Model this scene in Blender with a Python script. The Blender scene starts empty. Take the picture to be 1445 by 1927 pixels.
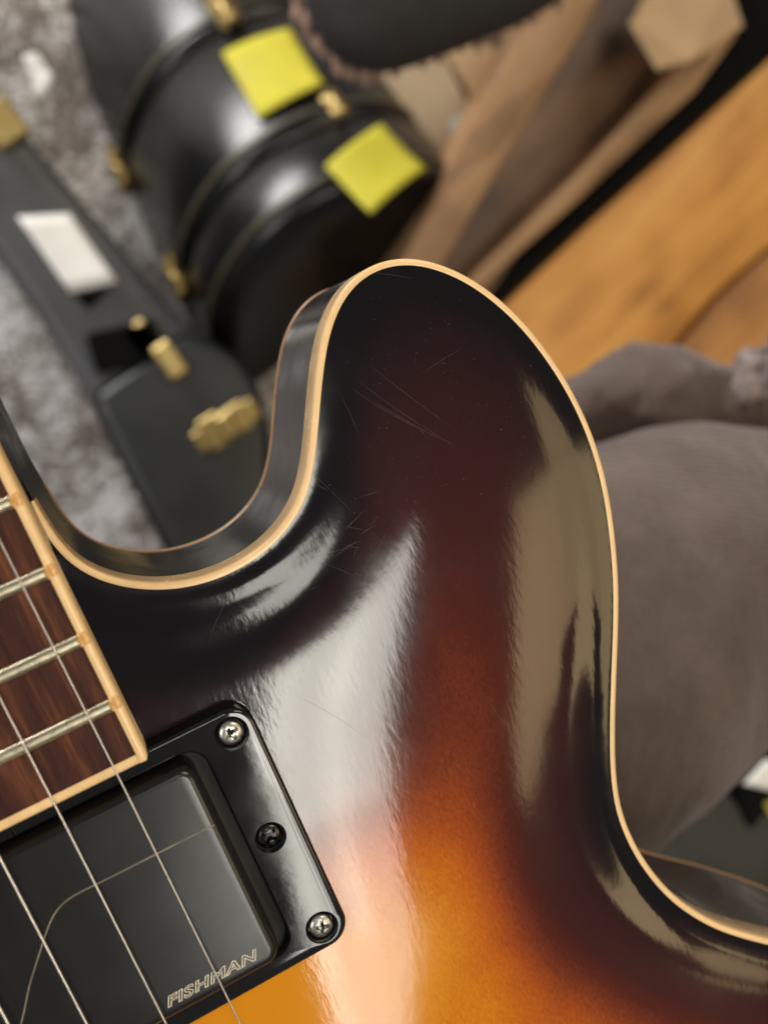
import bpy, bmesh, math, random
import numpy as np
from mathutils import Vector, Matrix, geometry, noise as mnoise

random.seed(7)
rng = np.random.default_rng(7)
scene = bpy.context.scene
COL = scene.collection
MM = 0.001

# ------------------------------------------------------------------ camera
F, CX, CY, VX, VY, HCAM = 2000.0, 722.5, 963.5, 175.0, 770.0, 0.183   # photo pixels; nadir at (VX,VY)
dn = np.array([(VX-CX)/F, -(VY-CY)/F, -1.0]); dn /= np.linalg.norm(dn)
Zw = -dn
Xw = np.array([1.0, 0, 0]) - Zw[0]*Zw; Xw /= np.linalg.norm(Xw)
Yw = np.cross(Zw, Xw)
RC = np.array([Xw, Yw, Zw])
CAM = np.array([0, 0, HCAM])
cam_d = bpy.data.cameras.new('camera'); cam = bpy.data.objects.new('camera', cam_d); COL.objects.link(cam)
cam.matrix_world = Matrix.Translation(Vector(CAM)) @ Matrix(RC.tolist()).to_4x4()
cam_d.sensor_fit = 'HORIZONTAL'; cam_d.sensor_width = 36.0; cam_d.lens = 36.0*F/1445.0
cam_d.clip_start = 0.01; cam_d.clip_end = 50
cam_d.dof.use_dof = True; cam_d.dof.focus_distance = 0.188
cam_d.dof.aperture_fstop = cam_d.lens/3.2
scene.camera = cam

def at(x, y, z=0.0):
    """a point of the place seen at photo pixel (x, y), z metres above the guitar's rim"""
    r = RC @ np.array([(x-CX)/F, -(y-CY)/F, -1.0])
    return Vector(CAM + (z-CAM[2])/r[2]*r)

# ------------------------------------------------------------------ light
w = bpy.data.worlds.new('World'); scene.world = w; w.use_nodes = True
bg = w.node_tree.nodes['Background']; bg.inputs[0].default_value = (1.0, 0.97, 0.95, 1); bg.inputs[1].default_value = 0.13

def area(name, loc, target, sx, sy, radiance, color, roll=0.0):
    d = bpy.data.lights.new(name, 'AREA'); d.shape = 'RECTANGLE'; d.size = sx; d.size_y = sy
    d.energy = radiance*math.pi*sx*sy; d.color = color
    o = bpy.data.objects.new(name, d); COL.objects.link(o)
    dirv = (Vector(target)-Vector(loc)).normalized()
    zz = -dirv; yy = Vector((0, 1, 0)); xx = yy.cross(zz).normalized(); yy = zz.cross(xx)
    m = Matrix((xx, yy, zz)).transposed().to_4x4()
    o.matrix_world = Matrix.Translation(Vector(loc)) @ m @ Matrix.Rotation(roll, 4, 'Z')
    return o
# fluorescent ceiling panel with two brighter tubes, and added warm lamps standing in for a lit beige surface
def ceiling(name, roll_deg, n0, n1, t0, t1, rad, col, z=2.0):
    """rectangular ceiling lamp; n and t run across and along it, turned by roll"""
    r = math.radians(roll_deg); n, t = (n0+n1)/2, (t0+t1)/2
    x = n*math.cos(r)+t*math.sin(r); y = n*math.sin(r)-t*math.cos(r)
    return area(name, (x, y, z), (x, y, 0), n1-n0, t1-t0, rad, col, r)
COOL, CREAM, WARM = (1.0, 0.98, 0.88), (1.0, 0.95, 0.78), (1.0, 0.73, 0.37)
ceiling('fluorescent_panel_lamp', 14, 0.18, 0.515, 0.165, 0.85, 11.5, COOL)
ceiling('fluorescent_panel_lamp', 14, 0.18, 0.38, 0.853, 1.50, 7.6, COOL)
for k in range(5):
    ceiling('fluorescent_panel_lamp', 14, 0.382+0.0266*k, 0.382+0.0266*(k+1), 0.853, 1.44-0.05*k, 6.8, COOL)
ceiling('fluorescent_tube_lamp', 14, 0.31, 0.37, 0.20, 1.20, 5.0, CREAM, 1.97)
ceiling('fluorescent_tube_lamp', 14, 0.195, 0.235, 0.20, 1.46, 5.0, CREAM, 1.97)
ceiling('small_ceiling_lamp', 14, -0.16, 0.07, -0.56, -0.26, 8.0, COOL)
ceiling('warm_bounce_fill', 18, 1.08, 1.28, 0.41, 1.25, 3.5, WARM)  # added warm fill, mirrored in the top like bounce off a beige wall
ceiling('warm_bounce_fill', 18, 1.28, 1.478, 0.41, 1.19, 3.3, WARM)
ceiling('warm_bounce_fill', 18, 1.479, 1.781, 0.41, 1.06, 2.9, WARM)
ceiling('warm_bounce_fill', 18, 1.782, 2.45, 0.41, 1.47, 3.4, WARM)
ceiling('warm_bounce_fill', 18, 1.45, 1.90, -0.02, 0.405, 2.6, WARM)
area('left_fill_lamp', (-2.4, -0.4, 1.9), (-0.2, 0.1, -0.6), 0.8, 1.2, 10.0, (1.0, 0.97, 0.95), 0.0)  # added unseen fill that brightens the floor and left-facing binding
area('side_lamp', (-1.57, 2.03, 0.02), (0.1, 0.25, -0.64), 0.36, 1.1, 52.0, (1.0, 0.98, 0.95), 0.0)
area('back_fill_lamp', (1.2, 1.9, 2.1), (1.2, 1.9, 0), 1.2, 0.6, 13.0, (1.0, 0.88, 0.70), 0.25)  # added unseen lamp that lifts the wood and trousers

scene.view_settings.view_transform = 'Standard'; scene.view_settings.look = 'None'
scene.view_settings.exposure = 0.18; scene.view_settings.gamma = 1.0
scene.cycles.use_denoising = True
scene.cycles.max_bounces = 6
scene.cycles.sample_clamp_indirect = 4.0

# ------------------------------------------------------------------ materials
class NT:
    def __init__(s, name):
        s.m = bpy.data.materials.new(name); s.m.use_nodes = True
        s.t = s.m.node_tree; s.b = s.t.nodes['Principled BSDF']
    def n(s, ty, **kw):
        nd = s.t.nodes.new(ty)
        for k, v in kw.items():
            if k.startswith('_'): setattr(nd, k[1:], v)
            else: nd.inputs[k.replace('__', ' ')].default_value = v
        return nd
    def l(s, a, b): s.t.links.new(a, b)
    def coord(s, scale=(1, 1, 1), rot=(0, 0, 0), kind='Object'):
        tc = s.n('ShaderNodeTexCoord'); mp = s.n('ShaderNodeMapping'); mp.inputs['Scale'].default_value = scale
        mp.inputs['Rotation'].default_value = rot
        s.l(tc.outputs[kind], mp.inputs[0]); return mp.outputs[0]
    def noise(s, vec, scale, detail=4, rough=0.55):
        nd = s.n('ShaderNodeTexNoise', Scale=scale, Detail=detail, Roughness=rough)
        s.l(vec, nd.inputs['Vector']); return nd.outputs['Fac']
    def ramp(s, fac, stops, interp='LINEAR'):
        r = s.n('ShaderNodeValToRGB'); e = r.color_ramp.elements; r.color_ramp.interpolation = interp
        while len(e) > 1: e.remove(e[-1])
        e[0].position = stops[0][0]; e[0].color = (*stops[0][1], 1)
        for p, c in stops[1:]:
            x = e.new(p); x.color = (*c, 1)
        s.l(fac, r.inputs[0]); return r.outputs[0]
    def bump(s, h, strength, dist, prev=None):
        b = s.n('ShaderNodeBump', Strength=strength, Distance=dist); s.l(h, b.inputs['Height'])
        if prev is not None: s.l(prev, b.inputs['Normal'])
        return b.outputs[0]
    def base(s, c, rough=0.5, metal=0.0, spec=0.5):
        s.b.inputs['Base Color'].default_value = (*c, 1); s.b.inputs['Roughness'].default_value = rough
        s.b.inputs['Metallic'].default_value = metal; s.b.inputs['Specular IOR Level'].default_value = spec
        return s
    def math(s, op, a, b):
        nd = s.n('ShaderNodeMath', _operation=op)
        for i, v in enumerate((a, b)):
            if isinstance(v, (int, float)): nd.inputs[i].default_value = v
            else: s.l(v, nd.inputs[i])
        return nd.outputs[0]

def simple(name, c, rough=0.5, metal=0.0, spec=0.5, var=0.25, scale=60, bump=0.0, bscale=300, bdist=0.0003, stretch=(1, 1, 1)):
    """base colour with mottled variation, optional relief"""
    t = NT(name).base(c, rough, metal, spec)
    v = t.coord(stretch)
    f = t.noise(v, scale)
    lo = tuple(x*(1-var) for x in c); hi = tuple(min(1, x*(1+var)) for x in c)
    t.l(t.ramp(f, [(0.3, lo), (0.7, hi)]), t.b.inputs['Base Color'])
    r = t.n('ShaderNodeMapRange', From__Min=0.3, From__Max=0.7, To__Min=max(0.02, rough*0.85), To__Max=min(1, rough*1.15))
    t.l(f, r.inputs['Value']); t.l(r.outputs[0], t.b.inputs['Roughness'])
    if bump: t.l(t.bump(t.noise(v, bscale, 3), bump, bdist), t.b.inputs['Normal'])
    return t.m

def lacquer_top():
    t = NT('sunburst_lacquer').base((0, 0, 0), 0.05)
    at_ = t.n('ShaderNodeAttribute', _attribute_name='burst')
    v = t.coord()
    cloud = t.noise(v, 55, 3)
    grain = t.noise(t.coord((1, 0.35, 1), (0, 0, 0.35)), 2600, 2, 0.7)
    f = t.math('ADD', at_.outputs['Fac'], t.math('MULTIPLY', t.math('SUBTRACT', cloud, 0.5), 0.07))
    f = t.math('ADD', f, t.math('MULTIPLY', t.math('SUBTRACT', grain, 0.5), 0.10))
    col = t.ramp(f, BURST)
    t.l(col, t.b.inputs['Base Color'])
    # orange peel of the finish
    peel = t.noise(t.coord((1.0, 0.36, 1.0), (0, 0, 0.32)), 1000, 2.0, 0.55)
    big = t.noise(v, 70, 1)
    n1 = t.bump(big, 0.22, 0.00015)
    n2 = t.bump(peel, 0.34, 0.000024, n1)
    t.l(n2, t.b.inputs['Normal'])
    wear = t.noise(v, 35, 5)
    r = t.n('ShaderNodeMapRange', From__Min=0.35, From__Max=0.75, To__Min=0.055, To__Max=0.13)
    t.l(wear, r.inputs['Value']); t.l(r.outputs[0], t.b.inputs['Roughness'])
    return t.m

BURST = [(0.0, (0.004, 0.003, 0.004)), (0.04, (0.006, 0.003, 0.004)), (0.10, (0.013, 0.0045, 0.0055)), (0.17, (0.022, 0.0068, 0.007)), (0.33, (0.038, 0.0095, 0.009)), (0.43, (0.050, 0.011, 0.009)), (0.50, (0.085, 0.015, 0.008)),
         (0.56, (0.17, 0.032, 0.010)), (0.615, (0.34, 0.066, 0.009)), (0.665, (0.52, 0.130, 0.007)), (0.72, (0.68, 0.25, 0.006))]

def black_gloss(name, rough=0.07, c=(0.006, 0.006, 0.007), var=1.0):
    t = NT(name).base(c, rough)
    v = t.coord()
    f = t.noise(v, 90, 5)
    r = t.n('ShaderNodeMapRange', From__Min=0.35, From__Max=0.7, To__Min=rough*(1-0.3*var), To__Max=rough*(1+0.6*var))
    t.l(f, r.inputs['Value']); t.l(r.outputs[0], t.b.inputs['Roughness'])
    n1 = t.bump(t.noise(v, 400, 2), 0.12, 0.00003)
    t.l(n1, t.b.inputs['Normal'])
    return t.m

M = {}
M['top'] = lacquer_top()
M['side'] = black_gloss('black_side_lacquer', 0.16)
M['ring'] = black_gloss('black_ring_plastic', 0.05, (0.008, 0.008, 0.009))
M['cover'] = black_gloss('satin_pickup_plastic', 0.24, (0.009, 0.0085, 0.008), 0.2)
M['cream'] = simple('cream_binding_plastic', (0.90, 0.60, 0.29), 0.25, var=0.07, scale=160)
M['cream_old'] = simple('amber_binding_nub', (0.74, 0.40, 0.13), 0.3, var=0.12, scale=900)
M['backbind'] = simple('aged_back_binding', (0.42, 0.24, 0.12), 0.3, var=0.1)
M['nickel'] = simple('fret_nickel', (0.74, 0.65, 0.46), 0.30, 1.0, var=0.12, scale=700, bump=0.25, bscale=1500, bdist=0.00005)
M['steel'] = simple('string_steel', (0.62, 0.58, 0.52), 0.32, 1.0, var=0.06, scale=90)
M['screw'] = simple('screw_zinc', (0.52, 0.50, 0.45), 0.34, 1.0, var=0.3, scale=1800, bump=0.3, bscale=2500, bdist=0.00006)
M['screwblk'] = simple('black_screw', (0.06, 0.055, 0.05), 0.25, 1.0, var=0.3, scale=1800)
M['recess'] = simple('cavity_shade_black', (0.012, 0.010, 0.008), 0.7)  # black colour put in for the dark of the pickup cavity
M['engrave'] = simple('pale_engraving', (0.72, 0.64, 0.50), 0.45, var=0.3, scale=1200)  # pale tone of the letter outlines
M['dust'] = simple('dust', (0.45, 0.43, 0.40), 0.9)
M['scratch'] = simple('scratch_in_lacquer', (0.036, 0.030, 0.029), 0.4, var=0.7, scale=500)

def rosewood():
    t = NT('rosewood').base((0.1, 0.03, 0.02), 0.55, 0, 0.18)
    v = t.coord((1.0, 0.09, 1.0))
    a = t.noise(v, 240, 6, 0.65); b = t.noise(t.coord((1, 0.06, 1)), 1100, 3, 0.6)
    f = t.math('ADD', t.math('MULTIPLY', a, 0.7), t.math('MULTIPLY', b, 0.3))
    t.l(t.ramp(f, [(0.30, (0.012, 0.004, 0.003)), (0.45, (0.032, 0.009, 0.005)), (0.55, (0.060, 0.017, 0.009)), (0.68, (0.17, 0.055, 0.020))]), t.b.inputs['Base Color'])
    t.l(t.bump(b, 0.5, 0.00012), t.b.inputs['Normal'])
    return t.m
M['rosewood'] = rosewood()

# ------------------------------------------------------------------ helpers
def link(name, me, mat, parent=None, label=None, cat=None, group=None, kind=None, smooth=True):
    o = bpy.data.objects.new(name, me); COL.objects.link(o)
    if mat is not None: me.materials.clear(); me.materials.append(mat)
    if parent is not None: o.parent = parent
    if smooth: me.shade_smooth()
    for k, v in (('label', label), ('category', cat), ('group', group), ('kind', kind)):
        if v: o[k] = v
    return o
def empty(name, loc=(0, 0, 0), rotz=0, label=None, cat=None, group=None):
    o = bpy.data.objects.new(name, None); COL.objects.link(o); o.location = loc; o.rotation_euler = (0, 0, rotz)
    o.empty_display_size = 0.02
    for k, v in (('label', label), ('category', cat), ('group', group)):
        if v: o[k] = v
    return o
def mesh_from(verts, faces):
    me = bpy.data.meshes.new('m'); me.from_pydata([tuple(v) for v in verts], [], faces); me.update(); return me
def fix(me):
    bm = bmesh.new(); bm.from_mesh(me); bmesh.ops.recalc_face_normals(bm, faces=bm.faces); bm.to_mesh(me); bm.free(); return me
def sharp(me, ang=35):
    me.shade_smooth(); me.set_sharp_from_angle(angle=math.radians(ang)); return me
def loft(loops, closed=True, cap0=False, cap1=False):
    """bridge loops of equal length"""
    n = len(loops[0]); V = [p for L in loops for p in L]; Fc = []
    for k in range(len(loops)-1):
        for i in range(n if closed else n-1):
            j = (i+1) % n
            Fc.append((k*n+i, k*n+j, (k+1)*n+j, (k+1)*n+i))
    if cap0: Fc.append(tuple(range(n-1, -1, -1)))
    if cap1: Fc.append(tuple((len(loops)-1)*n+i for i in range(n)))
    return fix(mesh_from(V, Fc))
def rrect(x0, x1, y0, y1, r, z, k=8):
    pts = []
    for cx, cy, a0 in ((x1-r, y1-r, 0), (x0+r, y1-r, 90), (x0+r, y0+r, 180), (x1-r, y0+r, 270)):
        for i in range(k+1):
            a = math.radians(a0+90*i/k); pts.append((cx+r*math.cos(a), cy+r*math.sin(a), z))
    return pts
def tube(path, r, seg=8, closed=False, cap=True):
    P = [Vector(p) for p in path]; n = len(P); loops = []
    up = Vector((0, 0, 1))
    for i, p in enumerate(P):
        a = P[(i-1) % n] if (closed or i > 0) else p; b = P[(i+1) % n] if (closed or i < n-1) else p
        t = (b-a).normalized(); s = t.cross(up)
        if s.length < 1e-4: s = t.cross(Vector((1, 0, 0)))
        s.normalize(); u = s.cross(t)
        rr = r[i] if isinstance(r, (list, tuple)) else r
        loops.append([p+rr*(math.cos(2*math.pi*k/seg)*s+math.sin(2*math.pi*k/seg)*u) for k in range(seg)])
    if closed: loops.append(loops[0])
    return loft(loops, True, cap and not closed, cap and not closed)
def box_me(x0, x1, y0, y1, z0, z1, bev=0.0, seg=2):
    bm = bmesh.new(); bmesh.ops.create_cube(bm, size=1)
    for v in bm.verts: v.co = Vector(((x0+x1)/2+v.co.x*(x1-x0), (y0+y1)/2+v.co.y*(y1-y0), (z0+z1)/2+v.co.z*(z1-z0)))
    if bev: bmesh.ops.bevel(bm, geom=bm.edges[:], offset=bev, segments=seg, affect='EDGES', profile=0.5)
    me = bpy.data.meshes.new('m'); bm.to_mesh(me); bm.free(); return me
def lathe(profile, seg=32):
    loops = [[(r*math.cos(2*math.pi*k/seg), r*math.sin(2*math.pi*k/seg), z) for k in range(seg)] for r, z in profile]
    return loft(loops, True, True, True)
def prism(poly, z0, z1, bev=0.0, seg=3):
    bm = bmesh.new(); vs = [bm.verts.new((p[0], p[1], z0)) for p in poly]; f = bm.faces.new(vs)
    r = bmesh.ops.extrude_face_region(bm, geom=[f]); nv = [g for g in r['geom'] if isinstance(g, bmesh.types.BMVert)]
    for v in nv: v.co.z = z1
    bmesh.ops.recalc_face_normals(bm, faces=bm.faces)
    if bev: bmesh.ops.bevel(bm, geom=[e for e in bm.edges if abs(e.verts[0].co.z-e.verts[1].co.z) < 1e-6], offset=bev, segments=seg, affect='EDGES', profile=0.5)
    me = bpy.data.meshes.new('m'); bm.to_mesh(me); bm.free(); return me
def boolean(me, cutters):
    o = bpy.data.objects.new('tmp', me); COL.objects.link(o); cs = []
    for c in cutters:
        co = bpy.data.objects.new('tmpc', c); COL.objects.link(co); cs.append(co)
        md = o.modifiers.new('b', 'BOOLEAN'); md.operation = 'DIFFERENCE'; md.object = co; md.solver = 'EXACT'
    dg = bpy.context.evaluated_depsgraph_get(); out = bpy.data.meshes.new_from_object(o.evaluated_get(dg))
    for x in cs+[o]: bpy.data.objects.remove(x)
    return out
def sphere_pts(c, r): return c, r

# ================================================================== THE GUITAR (millimetres in its own frame: x treble side, y headstock, z up)
TH = math.atan2(0.39110362, 0.92034665)
nrm = Vector((0.92034665, 0.39110362, 0))
GUITAR = empty('electric_guitar', -0.046*nrm, TH, 'sunburst semi-hollow electric guitar with cream binding and black pickup', 'guitar')

INNER = [(29.6, -4.0), (29.9, -9.0), (30.3, -14.5), (31.0, -19.2), (31.9, -21.8), (33.2, -24.2), (35.7, -27.2), (38.6, -29.6), (42.2, -31.8), (46.0, -33.4), (50.4, -34.5), (55.6, -34.9), (60.0, -34.5), (64.7, -33.3), (69.0, -31.2), (72.9, -28.2), (75.6, -24.7), (77.6, -21.5), (79.3, -18.5), (81.6, -14.2), (83.9, -10.0), (86.4, -5.9), (89.0, -2.4), (91.3, -0.2), (93.7, 1.6), (96.7, 2.9), (100.1, 3.4), (103.2, 3.1), (106.1, 2.2), (108.7, 0.8), (112.0, -1.8), (115.0, -4.9), (117.4, -8.2), (119.6, -11.9), (121.8, -16.6), (123.4, -21.3), (124.8, -26.5), (125.7, -31.6), (126.2, -36.3), (126.3, -40.8), (126.1, -45.1), (125.5, -50.0), (124.6, -54.7), (123.5, -59.2), (122.2, -63.7), (120.6, -68.6), (117.6, -76.0), (114.3, -83.4), (111.0, -90.9), (107.9, -98.5), (106.4, -102.8), (105.3, -106.7), (104.6, -110.6), (104.4, -114.8), (104.7, -119.5), (105.4, -124.0), (106.7, -128.8), (108.5, -133.8), (111.1, -138.6), (114.6, -143.8), (119.2, -148.9), (124.7, -154.1), (134.0, -162.6), (148.0, -177.5), (163.0, -200.0), (175.0, -235.0), (179.0, -275.0), (171.0, -320.0), (150.0, -360.0), (115.0, -390.0), (70.0, -408.0), (25.0, -414.5), (0.0, -415.0)]

def resample(pts, step):
    P = np.array(pts, float); out = []
    Q = np.vstack([2*P[0]-P[1], P, 2*P[-1]-P[-2]])
    for i in range(1, len(Q)-2):
        p0, p1, p2, p3 = Q[i-1], Q[i], Q[i+1], Q[i+2]
        for t in np.linspace(0, 1, 12, endpoint=False):
            out.append(0.5*((2*p1)+(-p0+p2)*t+(2*p0-5*p1+4*p2-p3)*t*t+(-p0+3*p1-3*p2+p3)*t**3))
    out.append(P[-1]); out = np.array(out)
    L = np.r_[0, np.cumsum(np.linalg.norm(np.diff(out, axis=0), axis=1))]
    s = np.linspace(0, L[-1], int(L[-1]/step)+1)
    R = np.c_[np.interp(s, L, out[:, 0]), np.interp(s, L, out[:, 1])]
    for _ in range(14):
        R[1:-1] = 0.25*R[:-2]+0.5*R[1:-1]+0.25*R[2:]
    return R
half = resample(INNER, 1.0)
full = np.vstack([half, (half*np.array([-1, 1]))[::-1][1:]])      # neck joint -> treble horn -> tail -> bass horn -> neck joint
tan = np.gradient(full, axis=0); tan /= np.linalg.norm(tan, axis=1)[:, None]
OUTN = np.c_[-tan[:, 1], tan[:, 0]]                              # outward normal (into the cutaway at the start)

# ---- arch of the top: a screened membrane over the outline, with a recurve along the edge
GX0, GY0, GS = -2.0, -420.0, 1.0
nx, ny = 186, 428
gx = GX0+GS*np.arange(nx); gy = GY0+GS*np.arange(ny)
XX, YY = np.meshgrid(gx, gy, indexing='ij')
def inside(x, y, poly):
    r = np.zeros(x.shape, bool); px, py = poly[:, 0], poly[:, 1]; j = len(poly)-1
    for i in range(len(poly)):
        if py[i] != py[j]:
            c = (py[i] > y) != (py[j] > y)
            r ^= c & (x < (px[j]-px[i])*(y-py[i])/(py[j]-py[i])+px[i])
        j = i
    return r
mask = inside(XX, YY, full)
mask |= (np.abs(XX) < 28) & (YY > -60)                          # neck block keeps the arch up under the fingerboard
def membrane(lam, it):
    u = mask.astype(float)*0.6
    k = 1.0/(lam/GS)**2
    for _ in range(it):
        s = np.zeros_like(u)
        s[1:-1, 1:-1] = u[:-2, 1:-1]+u[2:, 1:-1]+u[1:-1, :-2]+u[1:-1, 2:]
        s[:, -1] = 0.0
        u = np.where(mask, (s+k)/(4+k), 0.0)
        u[0] = u[4]; u[1] = u[3]                                   # mirrored about the centre line x=0
        u[:, -1] = u[:, -2]
    for _ in range(6):
        u[1:-1, 1:-1] = 0.5*u[1:-1, 1:-1]+0.125*(u[:-2, 1:-1]+u[2:, 1:-1]+u[1:-1, :-2]+u[1:-1, 2:])
    return u
seg = half[::2]
dist = np.full(XX.shape, 1e9)
for i in range(len(seg)-1):
    a, b = seg[i], seg[i+1]; ab = b-a
    t = np.clip(((XX-a[0])*ab[0]+(YY-a[1])*ab[1])/(ab@ab), 0, 1)
    dist = np.minimum(dist, np.hypot(XX-a[0]-t*ab[0], YY-a[1]-t*ab[1]))
ARCH, LAM, REC = 8.0, 42.0, 5.0
uh = membrane(LAM, 2600)
if 0: print(uh)
ub = membrane(30.0, 1500)
cw = half[(half[:, 0] < 79) & (half[:, 1] > -40)]
dcut = np.full(XX.shape, 1e9)
for p in cw[::2]: dcut = np.minimum(dcut, np.hypot(XX-p[0], YY-p[1]))
tcut = np.clip((dcut-4)/70.0, 0, 1)
ub = ub-0.010-0.24*(1-tcut*tcut*(3-2*tcut))*np.clip((86-XX)/14, 0, 1)-0.07*(1-tcut)-0.16*np.clip((66-XX)/18, 0, 1)*np.clip((YY+90)/25, 0, 1)
dwst = np.hypot(np.maximum(0, 100-XX), (YY+112)*0.75)
twst = np.clip((dwst-2)/29.0, 0, 1)
ub = ub+0.012-0.14*(1-twst*twst*(3-2*twst))
HG = ARCH*uh*(1-np.exp(-(dist/REC)**2))
for _ in range(10):
    HG[1:-1, 1:-1] = 0.5*HG[1:-1, 1:-1]+0.125*(HG[:-2, 1:-1]+HG[2:, 1:-1]+HG[1:-1, :-2]+HG[1:-1, 2:])
HG = np.where(dist < 1.2, HG*np.clip(dist/1.2, 0, 1), HG)
GXG, GYG = np.gradient(HG, GS)
def samp(A, x, y):
    x = np.abs(x); fx = np.clip((x-GX0)/GS, 0, nx-1.001); fy = np.clip((y-GY0)/GS, 0, ny-1.001)
    i = fx.astype(int); j = fy.astype(int); a = fx-i; b = fy-j
    return A[i, j]*(1-a)*(1-b)+A[i+1, j]*a*(1-b)+A[i, j+1]*(1-a)*b+A[i+1, j+1]*a*b

def body_top():
    ring = full[::1]
    pts = [tuple(p) for p in ring]
    nb = len(pts)
    fx0, fx1, fy0, fy1 = 12, 150, -172, 6                          # fine where the camera looks
    gpts = []
    st = 1.5
    for x in np.arange(fx0, fx1, st):
        for y in np.arange(fy0, fy1, st): gpts.append((x, y))
    for x in np.arange(-180, 181, 5.0):
        for y in np.arange(-415, 6, 5.0):
            if not (fx0-2 < x < fx1+2 and fy0-2 < y < fy1+2): gpts.append((x+0.013, y+0.017))
    g = np.array(gpts)
    ok = inside(g[:, 0], g[:, 1], full)
    d = samp(dist, g[:, 0], g[:, 1])
    g = g[ok & (d > 0.9)]
    allp = [Vector(p) for p in pts]+[Vector(p) for p in g]
    edges = [(i, (i+1) % nb) for i in range(nb)]
    v, e, f, *_ = geometry.delaunay_2d_cdt(allp, edges, [], 1, 1e-5)
    V = np.array([(p.x, p.y) for p in v])
    h = samp(HG, V[:, 0], V[:, 1])
    dd = samp(dist, V[:, 0], V[:, 1])
    me = mesh_from(np.c_[V, h], [tuple(t) for t in f])
    bm = bmesh.new(); bm.from_mesh(me)
    for fc in bm.faces:
        if fc.normal.z < 0: fc.normal_flip()
    bm.to_mesh(me); bm.free()
    a = me.attributes.new('burst', 'FLOAT', 'POINT')
    a.data.foreach_set('value', samp(ub, V[:, 0], V[:, 1]).astype(np.float32))
    me.shade_smooth()
    gxs = samp(GXG, V[:, 0], V[:, 1])*np.sign(V[:, 0]+1e-9); gys = samp(GYG, V[:, 0], V[:, 1])
    N = np.c_[-gxs, -gys, np.ones(len(V))]; N /= np.linalg.norm(N, axis=1)[:, None]
    me.normals_split_custom_set_from_vertices(N.tolist())
    return me
link('body_top', body_top(), M['top'], GUITAR, label='glossy arched top fading from black through red to amber', smooth=False)

def strip(profile, a=0, b=None, n0=None):
    """sweep a (outward offset, z) profile along the outline"""
    pts = full[a:b]; nn = OUTN[a:b]
    return loft([[(p[0]+n[0]*o, p[1]+n[1]*o, z) for p, n in zip(pts, nn)] for o, z in profile], closed=False)
k0 = 6; k1 = len(full)-6
BW = 1.22
link('binding', strip([(-0.05, -1.0), (0.0, 0.02), (0.15, 0.06), (BW-0.55, 0.06), (BW-0.25, -0.02), (BW-0.05, -0.25), (BW, -0.6), (BW, -7.2), (BW-0.4, -7.25)], k0, k1), M['cream'], GUITAR, label='cream plastic binding along the top edge')
ext = np.array([(29.5, 13.0), (29.5, 8.0), (29.52, 3.0), (29.55, -1.0)])
wp = np.vstack([ext, full, (ext*np.array([-1, 1]))[::-1]]); wn = np.vstack([np.tile((1.0, 0.0), (4, 1)), OUTN, np.tile((-1.0, 0.0), (4, 1))])
link('body_side', loft([[(p[0]+n[0]*(BW-0.12), p[1]+n[1]*(BW-0.12), z) for p, n in zip(wp, wn)] for z in (-0.4, -20.0, -41.6)], closed=False), M['side'], GUITAR, label='black lacquered side wall')
link('back_binding', strip([(BW-0.2, -41.5), (BW+0.05, -41.7), (BW+0.1, -42.6), (BW-0.3, -43.2), (-0.6, -43.4)], k0, k1), M['backbind'], GUITAR)
bk = full[::3]
link('body_back', fix(mesh_from([(p[0], p[1], -43.1) for p in bk], [tuple(range(len(bk)))])), M['side'], GUITAR, smooth=False)

# ---- neck and heel
neck_loops = []
for y, hw, depth in ((-56, 30.3, 36), (-20, 30.3, 43), (-16, 30.75, 43), (14, 30.75, 43), (26, 30.3, 34), (36, 29.6, 22), (60, 29.2, 16), (240, 25.5, 15), (330, 23.0, 14)):
    L = []
    top = 8.0
    for i in range(25):
        a = math.pi*i/24
        if y < 20: x = hw*math.copysign(min(1, abs(math.cos(a))**0.05), math.cos(a)); z = top-(depth+8-0.9)*math.sin(a)**0.05 if 0 < i < 24 else top
        else: x = hw*math.copysign(abs(math.cos(a))**0.8, math.cos(a)); z = top-depth*math.sin(a)
        L.append((x, y, z))
    neck_loops.append(L)
link('neck', sharp(loft(neck_loops, True, True, True)), M['side'], GUITAR, smooth=False)

# ---- fingerboard with its binding, frets and nubs
fb = link('fretboard', sharp(box_me(-29.4, 29.4, -52.4, 330, 8.02, 14.0, 0.05, 1)), M['rosewood'], GUITAR, label='dark rosewood fretboard with streaked grain', smooth=False)
def edge_strip(s):
    prof = [(29.38, 8.0), (29.38, 13.98), (29.5, 14.12), (30.45, 14.08), (30.85, 13.85), (31.05, 13.3), (31.05, 8.0)]
    loops = []
    for y in (-54.0, -53.4, -52.0, 100.0, 330.0):
        cut = 0.55 if y == -54.0 else 0.12 if y == -53.4 else 0.0
        loops.append([(s*(min(x, 31.05-cut)), y, min(z, 14.12-cut*0.4)) for x, z in prof])
    return sharp(loft(loops, True, True, True), 50)
for s in (1, -1): link('fretboard_binding', edge_strip(s), M['cream'], fb, smooth=False)
prof = [(-52.38, 8.0), (-52.38, 14.0), (-52.5, 14.1), (-53.6, 14.06), (-53.95, 13.8), (-54.05, 13.3), (-54.05, 8.0)]
link('fretboard_binding', sharp(loft([[(x, y, z) for y, z in prof] for x in (-29.36, 29.36)], True, True, True), 50), M['cream'], fb, smooth=False)
fy = [-43.2, -31.75, -19.95, -8.0]
sc = 11.95
y = -8.0
for k in range(15):
    sc *= 1.0595; y += sc; fy.append(y)
fprof = [(-1.25, 14.0), (-1.15, 14.45), (-0.8, 14.85), (-0.35, 15.08), (0.0, 15.14), (0.35, 15.08), (0.8, 14.85), (1.15, 14.45), (1.25, 14.0)]
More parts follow.
